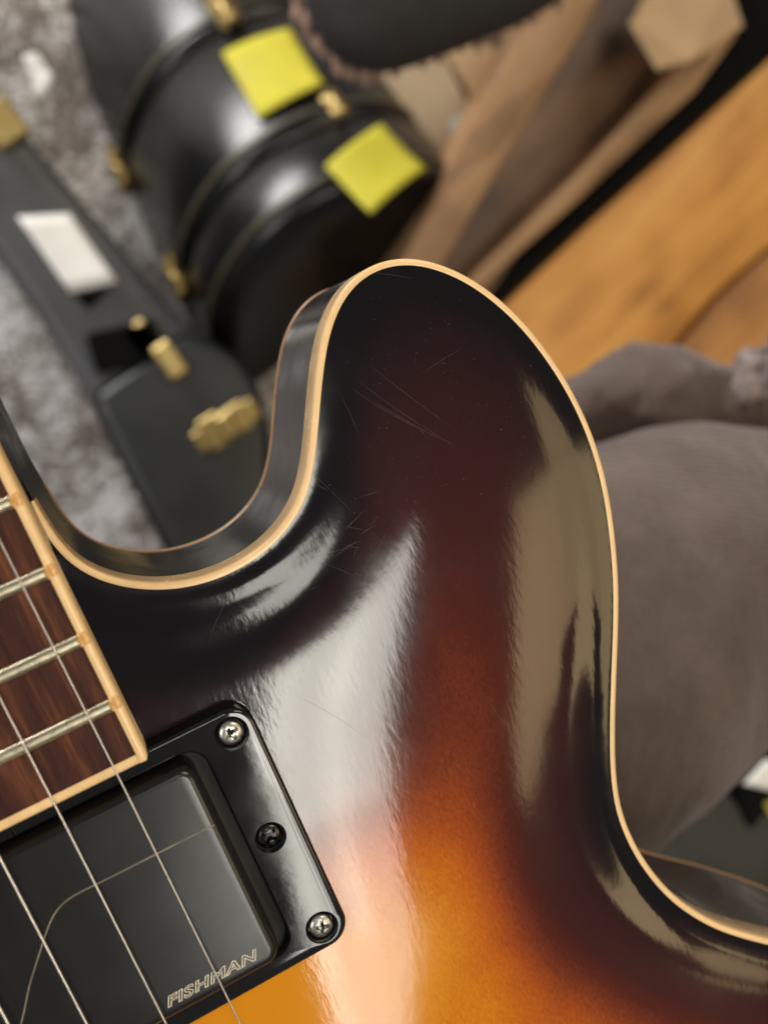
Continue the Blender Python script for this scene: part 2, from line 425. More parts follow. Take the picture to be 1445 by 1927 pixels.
fret_me = sharp(loft([[(x*(1 if zz < 14.3 else 1-0.012*(zz-14)), yy, zz) for yy, zz in fprof] for x in (-29.5, 29.5)], True, True, True), 40)
nub_bm = bmesh.new(); bmesh.ops.create_uvsphere(nub_bm, u_segments=12, v_segments=8, radius=1.0)
for v in nub_bm.verts: v.co = Vector((v.co.x*0.85, v.co.y*1.3, v.co.z*0.28))
nub_me = bpy.data.meshes.new('nub'); nub_bm.to_mesh(nub_me); nub_bm.free()
for yy in fy:
    f = link('fret', fret_me, M['nickel'], fb, smooth=False); f.location = (0, yy, 0)
    for s in (1, -1):
        nb_ = link('binding_nub', nub_me, M['cream_old'], fb); nb_.location = (s*30.15, yy, 13.95)

# ---- pickup ring (rounded frame with an opening, screw pockets cut in)
RX, RY0, RY1, RZ = 48.5, -101.3, -53.95, 8.7
OX, OY0, OY1 = 38.6, -97.9, -57.5
def ring_mesh():
    L = [rrect(-RX, RX, RY0, RY1, 4.2, 0.5), rrect(-RX, RX, RY0, RY1, 4.2, RZ-0.7), rrect(-RX+0.15, RX-0.15, RY0+0.15, RY1-0.15, 4.1, RZ-0.3),
         rrect(-RX+0.45, RX-0.45, RY0+0.45, RY1-0.45, 3.8, RZ-0.06), rrect(-RX+0.8, RX-0.8, RY0+0.8, RY1-0.8, 3.5, RZ),
         rrect(-OX-0.3, OX+0.3, OY0-0.3, OY1+0.3, 3.9, RZ), rrect(-OX, OX, OY0, OY1, 3.6, RZ-0.3), rrect(-OX, OX, OY0, OY1, 3.6, 0.5)]
    L.append(L[0])
    return loft(L, True)
SCREWS = [(44.05, -58.15), (42.6, -77.9), (44.0, -97.25)]
cut = []
for sx in (1, -1):
    for i, (x, y) in enumerate(SCREWS):
        r = 2.95 if i != 1 else 2.75
        me = lathe([(r-0.75, RZ-1.5), (r-0.55, RZ-1.2), (r-0.25, RZ-0.35), (r, RZ-0.05), (r+0.1, RZ+1.0)], 36)
        me.transform(Matrix.Translation((sx*x, y, 0))); cut.append(me)
ring_tilt = 0.014
ring = link('pickup_ring', sharp(boolean(ring_mesh(), cut), 40), M['ring'], GUITAR, label='glossy black plastic pickup surround', smooth=False)
ring.rotation_euler = (0, ring_tilt, 0); ring.location = (0, 0, 0.5)
link('cavity_shade_plate', box_me(-38.7, 38.7, OY0-0.1, OY1+0.1, 5.0, 6.6), M['recess'], ring, smooth=False)  # black plate standing in for the dark cavity round the pickup
def screw_mesh(r, dome):
    hd = lathe([(r, -1.0), (r, 0.0), (r*0.95, dome*0.35), (r*0.8, dome*0.7), (r*0.5, dome*0.93), (0.02, dome)], 32)
    cs = []
    for a in (0, 90):
        b = box_me(-r*0.62, r*0.62, -r*0.17, r*0.17, -0.55, 2.0); b.transform(Matrix.Rotation(math.radians(a), 4, 'Z')); cs.append(b)
    cs.append(lathe([(r*0.30, -0.8), (r*0.36, 2.0)], 16))
    return sharp(boolean(hd, cs), 40)
scr_me, scb_me = screw_mesh(2.15, 0.75), screw_mesh(2.2, 0.8)
for sx in (1, -1):
    for i, (x, y) in enumerate(SCREWS):
        o = link('screw', scr_me.copy() if i != 1 else scb_me.copy(), M['screw'] if i != 1 else M['screwblk'], ring, smooth=False)
        o.location = (sx*x, y, RZ-(0.85 if i != 1 else 1.25)); o.rotation_euler = (0, 0, math.radians((18, 40, -20)[i])-0.0)

# ---- pickup
PXH, PY0, PY1, PZT = 36.4, -97.0+0.6, -57.9, 13.2
Lp = [rrect(-PXH-0.25, PXH+0.25, PY0-0.2, PY1+0.2, 2.9, 1.0), rrect(-PXH, PXH, PY0, PY1, 2.8, PZT-1.6)]
for k in range(1, 7):
    a = math.pi/2*k/6; o = 1.5*(1-math.cos(a)); Lp.append(rrect(-PXH+o, PXH-o, PY0+o, PY1-o, max(1.2, 2.8-o*0.8), PZT-1.6+1.6*math.sin(a)))
pu = link('pickup', loft(Lp, True, False, True), M['cover'], GUITAR, label='satin black covered humbucker pickup with engraved maker name', smooth=False)
sharp(pu.data, 30)
GRV = [(35.6, -69.25), (26, -69.2), (16, -69.15), (11, -69.0), (8.4, -69.5), (6.6, -70.9), (4.2, -73.5), (1.6, -76.5), (-1.0, -79.4), (-4.2, -84.0), (-10, -90.0), (-16, -93.0)]
gv = resample(GRV, 0.7)
link('engraved_line', tube([(p[0], p[1], PZT+0.0) for p in gv], 0.12, 6), simple('lit_groove_tone', (0.27, 0.22, 0.16), 0.45, var=0.5, scale=250), pu)  # paler colour stands in for light caught by the engraved line
cu = bpy.data.curves.new('txt', 'FONT'); cu.body = 'FISHMAN'; cu.size = 2.62; cu.shear = 0.32; cu.fill_mode = 'NONE'
cu.bevel_depth = 0.085; cu.bevel_resolution = 1; cu.offset = 0.05; cu.space_character = 1.12
to = bpy.data.objects.new('tmp', cu); COL.objects.link(to)
tm = bpy.data.meshes.new_from_object(to.evaluated_get(bpy.context.evaluated_depsgraph_get()))
bpy.data.objects.remove(to)
xs = [v.co.x for v in tm.vertices]; ysz = [v.co.y for v in tm.vertices]
sxx = (33.0-16.2)/(max(xs)-min(xs)); syy = 1.95/(max(ysz)-min(ysz))
for v in tm.vertices: v.co.x = 16.2+(v.co.x-min(xs))*sxx; v.co.y = -94.15+(v.co.y-min(ysz))*syy
lt = link('lettering', tm, M['engrave'], pu); lt.location = (0, 0, PZT)

# ---- strings, bridge and nut
for i, (x, r) in enumerate(((25.88, 0.15), (15.68, 0.19), (5.16, 0.24), (-4.86, 0.30), (-15.1, 0.40), (-25.4, 0.52))):
    link('string', tube([(x*0.72, 331, 15.9), (x*0.99, -4, 16.9), (x, -56, 17.0), (x*1.0, -220, 20.0), (x, -221.5, 19.6), (x, -262, 13.0)], r, 10), M['steel'], GUITAR)
link('nut', sharp(box_me(-22, 22, 330, 335, 6, 16.2, 0.5)), M['cream'], GUITAR, smooth=False)
br = link('bridge', sharp(box_me(-37, 37, -227, -217, 12, 18.3, 1.2, 3)), M['nickel'], GUITAR, smooth=False)
for x in (25.88, 15.68, 5.16, -4.86, -15.1, -25.4):
    link('saddle', sharp(box_me(x-2.6, x+2.6, -224, -219, 18.2, 19.7, 0.6)), M['nickel'], br, smooth=False)
link('tailpiece', sharp(box_me(-48, 48, -270, -256, 8, 17, 3, 4)), M['nickel'], GUITAR, smooth=False)

# ---- dust specks and hairline scratches lying in the finish
G2W = Matrix.Translation(GUITAR.location) @ Matrix.Rotation(TH, 4, 'Z') @ Matrix.Scale(MM, 4)
W2G = G2W.inverted()
def onTop(px, py):
    z = 0.004
    for _ in range(6):
        p = W2G @ at(px, py, z); z = MM*float(samp(HG, np.array([p.x]), np.array([p.y]))[0])
    return p.x, p.y, z/MM
dv, df = [], []
def speck(px, py, r):
    x, y, z = onTop(px, py); n = 5; b = len(dv); a0 = random.random()*6
    el = random.uniform(0.6, 1.8)
    for k in range(n):
        a = a0+2*math.pi*k/n; q = r*random.uniform(0.6, 1.1)
        dv.append((x+q*el*math.cos(a), y+q/el*math.sin(a), z+0.01))
    dv.append((x, y, z+r*0.6))
    for k in range(n): df.append((b+k, b+(k+1) % n, b+n))
for _ in range(230):
    px, py = random.choice(((790, 640), (820, 740), (880, 860), (760, 900), (700, 1000), (960, 800)))
    px += random.gauss(0, 70); py += random.gauss(0, 75)
    if 620 < px < 1130 and 520 < py: speck(px, py, random.choice((0.02, 0.025, 0.03, 0.035, 0.05)))
for _ in range(160):
    px, py = random.uniform(150, 1140), random.uniform(560, 1900)
    x, y, z = onTop(px, py)
    if samp(dist, np.array([x]), np.array([y]))[0] > 3 and inside(np.array([x]), np.array([y]), full)[0] and not (x < 49 and y < -52) and not x < 33:
        speck(px, py, random.choice((0.02, 0.03, 0.045)))
link('dust', mesh_from(dv, df), M['dust'], GUITAR, kind='stuff', smooth=False)
sv, sf = [], []
def scratch(pts, r):
    P = [np.array(p, float) for p in pts]; n = 14; b = len(sv)
    for k in range(n+1):
        t = k/n
        if len(P) == 2: q = P[0]*(1-t)+P[1]*t
        else: q = P[0]*(1-t)**2+2*t*(1-t)*P[1]+P[2]*t*t
        x, y, z = onTop(*q); q2 = q+(P[-1]-P[0])*0.01; x2, y2, _ = onTop(*q2)
        d = np.array([x2-x, y2-y]); d /= np.linalg.norm(d)+1e-9; ww = r*math.sin(math.pi*min(0.97, max(0.03, t)))**0.5
        sv.append((x-d[1]*ww, y+d[0]*ww, z+0.012)); sv.append((x+d[1]*ww, y-d[0]*ww, z+0.012))
    for k in range(n): sf.append((b+2*k, b+2*k+1, b+2*k+3, b+2*k+2))
for s in ([(668, 712), (740, 770), (860, 842)], [(662, 730), (720, 775), (800, 812)], [(690, 745), (770, 800), (850, 835)], [(700, 690), (760, 740), (845, 800)],
          [(585, 888), (630, 930), (668, 968)], [(700, 1000), (735, 1040), (760, 1055)], [(590, 905), (600, 915), (620, 925)], [(690, 512), (735, 515), (775, 524)], [(560, 1060), (610, 1040), (665, 1030)],
          [(600, 1058), (640, 1070), (668, 1085)], [(640, 740), (665, 790), (675, 820)], [(520, 1085), (560, 1020), (600, 985)], [(790, 705), (840, 670), (870, 655)], [(430, 1120), (410, 1160), (395, 1200)],
          [(905, 1310), (930, 1330), (960, 1380)], [(560, 1310), (640, 1350), (690, 1390)]):
    scratch(s, 0.022)
for _ in range(24):
    px, py = random.gauss(640, 70), random.gauss(1030, 60)
    a = random.gauss(-0.5, 0.5); l = random.uniform(15, 60)
    x, y, z = onTop(px, py)
    if samp(dist, np.array([x]), np.array([y]))[0] > 7: scratch([(px, py), (px+l*math.cos(a)*0.5+random.gauss(0, 4), py+l*math.sin(a)*0.5), (px+l*math.cos(a), py+l*math.sin(a))], 0.018)
link('scratches', mesh_from(sv, sf), M['scratch'], GUITAR, kind='stuff', smooth=False)

# the guitar was drawn in millimetres: bring its meshes to metres
done = set()
for o in list(GUITAR.children_recursive):
    o.location = o.location*MM
    if o.data.name not in done: done.add(o.data.name); o.data.transform(Matrix.Scale(MM, 4))

# ================================================================== BACKGROUND
ZF = -0.80
def carpet_mat():
    t = NT('grey_carpet').base((0.3, 0.28, 0.27), 0.5)
    v = t.coord()
    a = t.noise(v, 13, 7, 0.72); b = t.noise(v, 150, 4, 0.7)
    f = t.math('ADD', t.math('MULTIPLY', a, 0.55), t.math('MULTIPLY', b, 0.45))
    t.l(t.ramp(f, [(0.40, (0.065, 0.045, 0.035)), (0.485, (0.22, 0.18, 0.155)), (0.57, (0.82, 0.79, 0.77))]), t.b.inputs['Base Color'])
    t.l(t.bump(b, 0.9, 0.006), t.b.inputs['Normal'])
    return t.m
link('floor', box_me(-2.5, 2.5, -2.5, 2.5, ZF-0.03, ZF), carpet_mat(), kind='structure', smooth=False)

def tolex(name, c, rough=0.42):
    return simple(name, c, rough, var=0.25, scale=14, bump=0.35, bscale=900, bdist=0.0005)
M['tolex'] = tolex('black_case_vinyl', (0.006, 0.006, 0.0065), 0.24)
M['tolex_grey'] = tolex('dark_grey_case_vinyl', (0.056, 0.056, 0.060), 0.42)
M['brass'] = simple('brass_latch', (0.50, 0.37, 0.15), 0.38, 1.0, var=0.08, scale=20)
M['valance'] = simple('case_edge_valance', (0.055, 0.048, 0.030), 0.45, 0.2)
M['yellow'] = simple('yellow_note_paper', (0.56, 0.50, 0.035), 0.7, var=0.08, scale=40)
M['white'] = simple('white_paper', (0.80, 0.78, 0.74), 0.7, var=0.05, scale=30)
M['blackmat'] = simple('matt_black_and_gap_shade', (0.004, 0.004, 0.004), 0.8, spec=0.08)  # plain black; also stands in for shade in the gap and under the label

# ---- three black cases leaning in a row, rounded ends up
p1, p2 = at(240, 310, -0.76), at(350, 510, -0.70)
A = (p2-p1).normalized(); C_ = Vector((0, 0, 1)).cross(A); C_.normalize()
if C_.x < 0: C_ = -C_
U = A.cross(C_); U = U if U.z > 0 else -U
T = (p2-p1).length
SEC = [(-2, -120), (-3, -60), (0, 0), (11, 31), (22, 50), (41, 73), (57, 86), (90, 99), (122, 103), (154, 99), (185, 86), (200, 73), (217, 50), (228, 31), (238, 0), (241, -60), (240, -120)]
sec = resample(SEC, 7.0)*MM
scen = np.array([0.119, -0.05])
def cpt(c, u, a, o=p1): return o+C_*c+U*u+A*a
def seclo(a, inset=0.0):
    out = []
    for c, u in sec:
        v = np.array([c, u])-scen; n_ = v/np.linalg.norm(v); q = np.array([c, u])-n_*inset
        out.append(cpt(q[0], q[1], a))
    return out
def arc_param(px, py):
    """(c, u) index on the section and a for a pixel on the row of cases"""
    d = (at(px, py, -0.5)-Vector(CAM)).normalized(); best = None
    for i in range(len(sec)-1):
        q0 = cpt(sec[i][0], sec[i][1], 0); q1 = cpt(sec[i+1][0], sec[i+1][1], 0)
        n_ = (q1-q0).cross(A); den = d.dot(n_)
        if abs(den) < 1e-9: continue
        s = (q0-Vector(CAM)).dot(n_)/den; h = Vector(CAM)+d*s; e = (q1-q0); t = (h-q0).dot(e)/e.dot(e)
        if -0.02 <= t <= 1.02 and (best is None or s < best[0]): best = (s, i+t, (h-p1).dot(A))
    return best[1], best[2]
def latch(parent, s_par, a, sz=1.0):
    i = int(min(max(s_par, 1), len(sec)-2)); c, u = sec[i]; e = sec[i+1]-sec[i-1]; e /= np.linalg.norm(e)
    tv = (C_*e[0]+U*e[1]); nv = tv.cross(A); nv = nv if nv.dot(cpt(c, u, 0)-cpt(*scen, 0)) > 0 else -nv
    m = Matrix((tv, A, nv)).transposed().to_4x4(); m.translation = cpt(c, u, a)
    bm = bmesh.new()
    for (x, y, z, sx, sy, sz_) in ((0, -0.012, 0.002, 0.030, 0.024, 0.004), (0, 0.012, 0.002, 0.026, 0.020, 0.004), (0, 0, 0.006, 0.014, 0.046, 0.008), (0, 0.020, 0.009, 0.018, 0.008, 0.008)):
        r = bmesh.ops.create_cube(bm, size=1, matrix=Matrix.Translation((x*sz, y*sz, z*sz)) @ Matrix.Diagonal((sx*sz, sy*sz, sz_*sz, 1)))
    bmesh.ops.bevel(bm, geom=bm.edges[:], offset=0.0012, segments=2, affect='EDGES')
    me = bpy.data.meshes.new('l'); bm.to_mesh(me); bm.free(); me.transform(m)
    return link('latch', me, M['brass'], parent)
bands = [(-T*1.6, -0.004, 'black guitar case at the back of the leaning row'),
         (0.0, T-0.004, 'black guitar case in the middle of the leaning row, yellow note on its rim'),
         (T, T+0.055, 'black guitar case at the front of the leaning row, nearest the guitar horn')]
cases = []
for a0, a1, lab in bands:
    root = empty('guitar_case', cpt(0.135, -0.15, (a0+a1)/2), 0, lab, 'guitar case', 'black guitar cases leaning in a row')
    inv = Matrix.Translation(-root.location)
    def add(nm, me, mat, sm=True):
        me.transform(inv); return link(nm, me, mat, root, smooth=sm)
    am = a1-0.012
    add('shell', sharp(loft([seclo(a0+0.003, 0.012), seclo(a0, 0.004), seclo(a0+0.004, 0.0), seclo(am-0.004, 0.0)], False), 50), M['tolex'], False)
    lid = [seclo(am+0.002, 0.001), seclo(a1-0.003, 0.001), seclo(a1+0.001, 0.006), seclo(a1+0.006, 0.03), seclo(a1+0.008, 0.06)]
    add('lid', loft(lid, False, False, True), M['tolex'])
    add('valance', sharp(loft([seclo(am-0.004, -0.0003), seclo(am-0.003, -0.0016), seclo(am+0.001, -0.0016), seclo(am+0.002, -0.0003)], False)), M['valance'], False)
    cases.append((root, inv, am))
def lat(ci, px, py, sz=1.0):
    s_, a_ = arc_param(px, py); r, inv, am = cases[ci]
    o = latch(r, s_, am, sz); o.data.transform(inv)
lat(0, 205, 262, 0.85); lat(1, 312, 465, 0.85); lat(0, 430, 22, 0.75); lat(1, 640, 208, 0.55)
def note(corners, mat, label, group=None):
    pr = [arc_param(*c) for c in corners]
    n = 8; V_, F_ = [], []
    for lev in (0.0012, 0.0017):
        for j in range(n+1):
            for i in range(n+1):
                a, b = i/n, j/n
                s_ = (pr[0][0]*(1-a)+pr[1][0]*a)*(1-b)+(pr[3][0]*(1-a)+pr[2][0]*a)*b
                aa = (pr[0][1]*(1-a)+pr[1][1]*a)*(1-b)+(pr[3][1]*(1-a)+pr[2][1]*a)*b
                k = int(s_); f = s_-k; c, u = sec[k]*(1-f)+sec[k+1]*f
                v = np.array([c, u])-scen; v /= np.linalg.norm(v); off = lev+0.0025+0.003*(a*b)**2+0.004*max(0, b-0.75)
                V_.append(cpt(c+v[0]*off, u+v[1]*off, aa))
    m = (n+1)**2
    for j in range(n):
        for i in range(n):
            q = j*(n+1)+i; F_.append((q, q+1, q+n+2, q+n+1)); F_.append((m+q, m+q+n+1, m+q+n+2, m+q+1))
    for i in range(n):
        for (q, r) in ((i, i+1), (n*(n+1)+i+1, n*(n+1)+i), ((i+1)*(n+1), i*(n+1)), (i*(n+1)+n, (i+1)*(n+1)+n)): F_.append((q, r, m+r, m+q))
    return link('sticky_note', fix(mesh_from(V_, F_)), mat, None, label, 'note', group)
note([(420, 105), (545, 60), (608, 172), (490, 230)], M['yellow'], 'yellow square note stuck on the middle leaning case', 'yellow notes on the cases')
note([(612, 318), (715, 240), (795, 330), (697, 410)], M['yellow'], 'yellow square note stuck on the front leaning case, nearer the guitar horn', 'yellow notes on the cases')

# ---- dark grey case lying on the carpet at the left
ZT = -0.65
gc = empty('guitar_case', at(150, 500, ZF), 0, 'dark grey guitar case lying on the carpet with a white paper label', 'guitar case')
inv = Matrix.Translation(-gc.location)
RIGHT = [(-170, -60), (-20, 150), (50, 250), (155, 378), (250, 482), (318, 580), (352, 614), (405, 636), (450, 668), (487, 720), (510, 800), (515, 900), (520, 1060)]
LEFT = [(330, 1080), (250, 920), (150, 720), (60, 575), (0, 490), (-80, 380), (-240, 160)]
rp = resample(RIGHT, 25)
poly = [at(x, y, ZT) for x, y in rp]+[at(x, y, ZT) for x, y in LEFT]
def gadd(nm, me, mat, par=gc, sm=False):
    me.transform(inv); return link(nm, me, mat, par, smooth=sm)
gadd('shell', sharp(prism([(p.x, p.y) for p in poly], ZF+0.002, ZT-0.045, 0.004), 40), M['tolex'])
gadd('lid', sharp(prism([(p.x, p.y) for p in poly], ZT-0.043, ZT, 0.012, 4), 50), M['tolex_grey'])
body_poly = [(192, 800), (172, 762), (182, 736), (215, 712), (300, 652), (352, 624), (405, 640), (450, 671), (486, 722), (508, 800), (514, 900), (518, 1060), (334, 1078), (252, 922)]
ZB = ZT+0.012
bp = [at(x, y, ZB) for x, y in body_poly]
M['tolex_blue'] = tolex('blue_black_case_vinyl', (0.020, 0.022, 0.023), 0.38)
gadd('body_lid', sharp(prism([(p.x, p.y) for p in bp], ZT-0.002, ZB, 0.011, 5), 60), M['tolex_blue'])
def obox(name, px, py, z, lx, ly, lz, ang, mat, par, bev=0.002, tr=inv):
    bev = min(bev, 0.2*min(lx, ly, lz)); me = box_me(-lx/2, lx/2, -ly/2, ly/2, 0, lz, bev, 1); p = at(px, py, z)
    me.transform(tr @ Matrix.Translation(p) @ Matrix.Rotation(ang, 4, 'Z')); return link(name, sharp(me, 30), mat, par, smooth=False)
ang = -0.95
obox('handle_base', 236, 652, ZT, 0.052, 0.030, 0.012, ang+1.2, M['blackmat'], gc, 0.006)
obox('latch', 266, 640, ZT, 0.026, 0.020, 0.012, ang, M['brass'], gc); obox('latch', 318, 678, ZB, 0.028, 0.016, 0.012, ang, M['brass'], gc)
for (x, y, a, b, c) in ((425, 800, 0.054, 0.016, 0.004), (402, 812, 0.018, 0.026, 0.007), (448, 786, 0.016, 0.022, 0.006), (425, 800, 0.014, 0.020, 0.011)):
    obox('latch_plate', x, y, ZB, a, b, c, 0.55, M['brass'], gc)
obox('latch', 8, 236, ZT, 0.030, 0.026, 0.012, ang, M['brass'], gc)
def sheet(name, pts, z, mat, label, cat, th=0.0006, curl=0.006):
    P_ = [at(x, y, z) for x, y in pts]; n = 6; V_, F_ = [], []
    for lev in (0, th):
        for j in range(n+1):
            for i in range(n+1):
                a, b = i/n, j/n
                q = (P_[0]*(1-a)+P_[1]*a)*(1-b)+(P_[3]*(1-a)+P_[2]*a)*b
                V_.append(q+Vector((0, 0, lev+curl*(b**3)*(0.4+0.6*a))))
    m = (n+1)**2
    for j in range(n):
        for i in range(n):
            q = j*(n+1)+i; F_.append((q, q+1, q+n+2, q+n+1)); F_.append((m+q, m+q+n+1, m+q+n+2, m+q+1))
    for i in range(n):
        for (q, r) in ((i, i+1), (n*(n+1)+i+1, n*(n+1)+i), ((i+1)*(n+1), i*(n+1)), (i*(n+1)+n, (i+1)*(n+1)+n)): F_.append((q, r, m+r, m+q))
    return link(name, fix(mesh_from(V_, F_)), mat, None, label, cat)
sheet('paper_label', [(32, 407), (130, 401), (222, 532), (132, 551)], ZT+0.001, M['white'], 'white paper label on the dark grey case', 'paper')
tri = prism([(p.x, p.y) for p in (at(138, 553, ZT), at(212, 541, ZT), at(166, 582, ZT))], ZT-0.001, ZT+0.0012); tri.transform(inv); link('label_shade_patch', tri, M['blackmat'], gc, smooth=False)  # flat black patch standing in for the shade under the curled label
sheet('paper_scrap', [(42, 103), (72, 102), (100, 150), (18, 185)][0:1]+[(70, 98), (100, 148), (74, 192)], ZF+0.05, M['white'], 'small white paper scrap standing on the carpet at the upper left', 'paper')

# ---- dark padded cushion at the top
def blob(name, parts, mat, parent, vox=0.008, smooth_it=8, disp=0.0, dscale=8.0, **kw):
    bm = bmesh.new()
    for c, rad, rot in parts:
        m = Matrix.Translation(c) @ Matrix.Rotation(rot, 4, 'Z') @ Matrix.Diagonal((*rad, 1))
        bmesh.ops.create_icosphere(bm, subdivisions=4, radius=1.0, matrix=m)
    me = bpy.data.meshes.new('b'); bm.to_mesh(me); bm.free()
    o = bpy.data.objects.new('tmp', me); COL.objects.link(o)
    md = o.modifiers.new('r', 'REMESH'); md.mode = 'VOXEL'; md.voxel_size = vox
    ms = o.modifiers.new('s', 'SMOOTH'); ms.factor = 0.5; ms.iterations = smooth_it
    out = bpy.data.meshes.new_from_object(o.evaluated_get(bpy.context.evaluated_depsgraph_get()))
    bpy.data.objects.remove(o)
    if disp:
        for v in out.vertices:
            v.co += v.normal*disp*mnoise.fractal(v.co*dscale, 0.7, 2.0, 3)
    return link(name, out, mat, parent, **kw)
M['cushion'] = simple('dark_felt', (0.014, 0.011, 0.010), 0.85, bump=0.6, bscale=500, bdist=0.002)
M['fray'] = simple('frayed_trim', (0.30, 0.19, 0.14), 0.9, var=0.5, scale=80)
cz = -0.40
def cush_outline():
    pts = [(540, -120), (560, -10), (585, 60), (612, 112), (650, 142), (690, 155), (740, 142), (830, 105), (920, 70), (1000, 40), (1070, -10), (1130, -120), (900, -260), (650, -250)]
    return resample(pts+[pts[0]], 25)
co = cush_outline()
root = empty('cushion', at(820, 0, cz), 0, 'dark brown padded cushion with frayed pinkish trim at the top of the picture', 'cushion')
cinv = Matrix.Translation(-root.location)
ctr = np.array([820, -60])
me = loft([[at(*(ctr+(p-ctr)*f), cz+dz) for p in co] for f, dz in ((0.86, -0.05), (0.96, -0.04), (1.0, -0.02), (0.985, -0.005), (0.94, 0.006), (0.8, 0.016), (0.5, 0.022), (0.15, 0.024))], True, True, True)
me.transform(cinv); link('pad', me, M['cushion'], root)
fv = []
bmf = bmesh.new()
for i in range(len(co)*3):
    p = co[(i//3) % len(co)]+np.array([random.gauss(0, 6), random.gauss(0, 6)])
    q = at(*(ctr+(p-ctr)*1.0), cz-0.018+random.uniform(-0.006, 0.006))
    if p[1] < -40 or p[0] > 720 and random.random() < 0.75: continue
    r = random.uniform(0.0022, 0.0046)
    bmesh.ops.create_icosphere(bmf, subdivisions=1, radius=r, matrix=cinv @ Matrix.Translation(q) @ Matrix.Diagonal((1, random.uniform(1, 2.2), 1, 1)))
me = bpy.data.meshes.new('f'); bmf.to_mesh(me); bmf.free(); link('frayed_trim', me, M['fray'], root, kind='stuff')

# ---- wood at the upper right
def wood(name, cols, s=(1, 0.08, 1), rot=0.0, rough=0.5, scale=16):
    t = NT(name).base(cols[1], rough)
    tc = t.n('ShaderNodeTexCoord'); vr = t.n('ShaderNodeVectorRotate', Angle=rot); vr.rotation_type = 'Z_AXIS'; mp = t.n('ShaderNodeMapping'); mp.inputs['Scale'].default_value = s
    t.l(tc.outputs['Object'], vr.inputs['Vector']); t.l(vr.outputs[0], mp.inputs[0]); a = t.noise(mp.outputs[0], scale*1.8, 6, 0.62); b = t.noise(t.coord(), 9, 2)
    f = t.math('ADD', t.math('MULTIPLY', a, 0.6), t.math('MULTIPLY', b, 0.4))
    t.l(t.ramp(f, [(0.34, tuple(x*0.55 for x in cols[0])), (0.42, cols[0]), (0.5, cols[1]), (0.62, cols[2])]), t.b.inputs['Base Color'])
    t.l(t.bump(a, 0.3, 0.001), t.b.inputs['Normal'])
    return t.m
gd = at(1445, 90, -0.7)-at(960, 560, -0.7); GA = math.atan2(gd.y, gd.x)
M['ply'] = wood('orange_plywood', [(0.44, 0.18, 0.028), (0.60, 0.27, 0.050), (0.72, 0.37, 0.09)], (0.16, 1, 1), -GA)
M['ply2'] = wood('brown_plank', [(0.30, 0.12, 0.025), (0.44, 0.19, 0.042), (0.56, 0.27, 0.07)], (0.12, 1, 1), -GA)
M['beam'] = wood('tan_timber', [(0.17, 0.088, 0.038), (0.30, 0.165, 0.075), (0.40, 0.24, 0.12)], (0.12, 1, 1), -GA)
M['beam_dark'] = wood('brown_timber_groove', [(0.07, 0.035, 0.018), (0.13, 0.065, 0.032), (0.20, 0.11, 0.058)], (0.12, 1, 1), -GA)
M['card'] = simple('cardboard', (0.38, 0.25, 0.13), 0.75, var=0.12, scale=20)
M['card2'] = simple('pale_cardboard', (0.34, 0.26, 0.17), 0.75, var=0.12, scale=20)
M['tape'] = simple('grey_green_tape', (0.30, 0.31, 0.26), 0.4, var=0.1, scale=20)
def slab(name, pts, z0, z1, mat, parent, bev=0.003, tr=None):
    me = prism([(at(x, y, z1).x, at(x, y, z1).y) for x, y in pts], z0, z1, bev, 2)
    if tr is not None: me.transform(tr)
    return link(name, sharp(me, 40), mat, parent, smooth=False)
pl = empty('wooden_platform', at(1250, 450, ZF), 0, 'orange wooden board platform at the right beyond the guitar', 'platform')
pinv = Matrix.Translation(-pl.location)
slab('plank', [(880, 640), (1115, 414), (1445, 115), (1600, -30), (1700, 350), (1445, 466), (1340, 560), (1240, 680), (1050, 900), (700, 900)], ZF+0.06, ZF+0.10, M['ply'], pl, tr=pinv)
slab('plank', [(1445, 474), (1700, 358), (1900, 700), (1500, 1000), (1060, 900), (1246, 690), (1346, 570)], ZF+0.055, ZF+0.088, M['ply2'], pl, tr=pinv)
slab('support', [(1000, 620), (1500, 130), (1600, 500), (1200, 700)], ZF+0.001, ZF+0.055, M['blackmat'], pl, tr=pinv)
# tan timber trough beside it
bt = empty('timber_trough', at(1050, 250, ZF), 0, 'tan wooden trough rail running beside the black gap', 'timber rail')
binv = Matrix.Translation(-bt.location)
slab('rail', [(700, 600), (1010, 0), (1180, -330), (1260, -330), (1120, 20), (960, 280), (850, 470), (780, 600)], ZF+0.001, ZF+0.20, M['beam'], bt, tr=binv)
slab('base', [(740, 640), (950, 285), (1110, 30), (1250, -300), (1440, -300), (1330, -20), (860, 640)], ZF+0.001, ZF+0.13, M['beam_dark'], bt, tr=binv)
slab('rail', [(740, 680), (905, 500), (1080, 330), (1270, 125), (1345, 20), (1320, -90), (1355, -90), (1388, 64), (1310, 170), (1100, 367), (925, 522), (780, 655)], ZF+0.001, ZF+0.165, M['beam'], bt, tr=binv)
gp = slab('shaded_gap_strip', [(760, 676), (927, 526), (1103, 372), (1313, 172), (1392, 66), (1362, -10), (1330, -120), (1640, -120), (1640, -60), (1445, 105), (1337, 203), (1115, 402), (951, 555), (820, 680)], ZF+0.002, ZF+0.115, M['blackmat'], None)  # black slab put in for the shade between timber and boards
gp['label'] = 'black strip in place of the shaded gap between the tan timber and the orange boards'; gp['category'] = 'rail'  # no real rail: the strip only stands in for shade in the gap
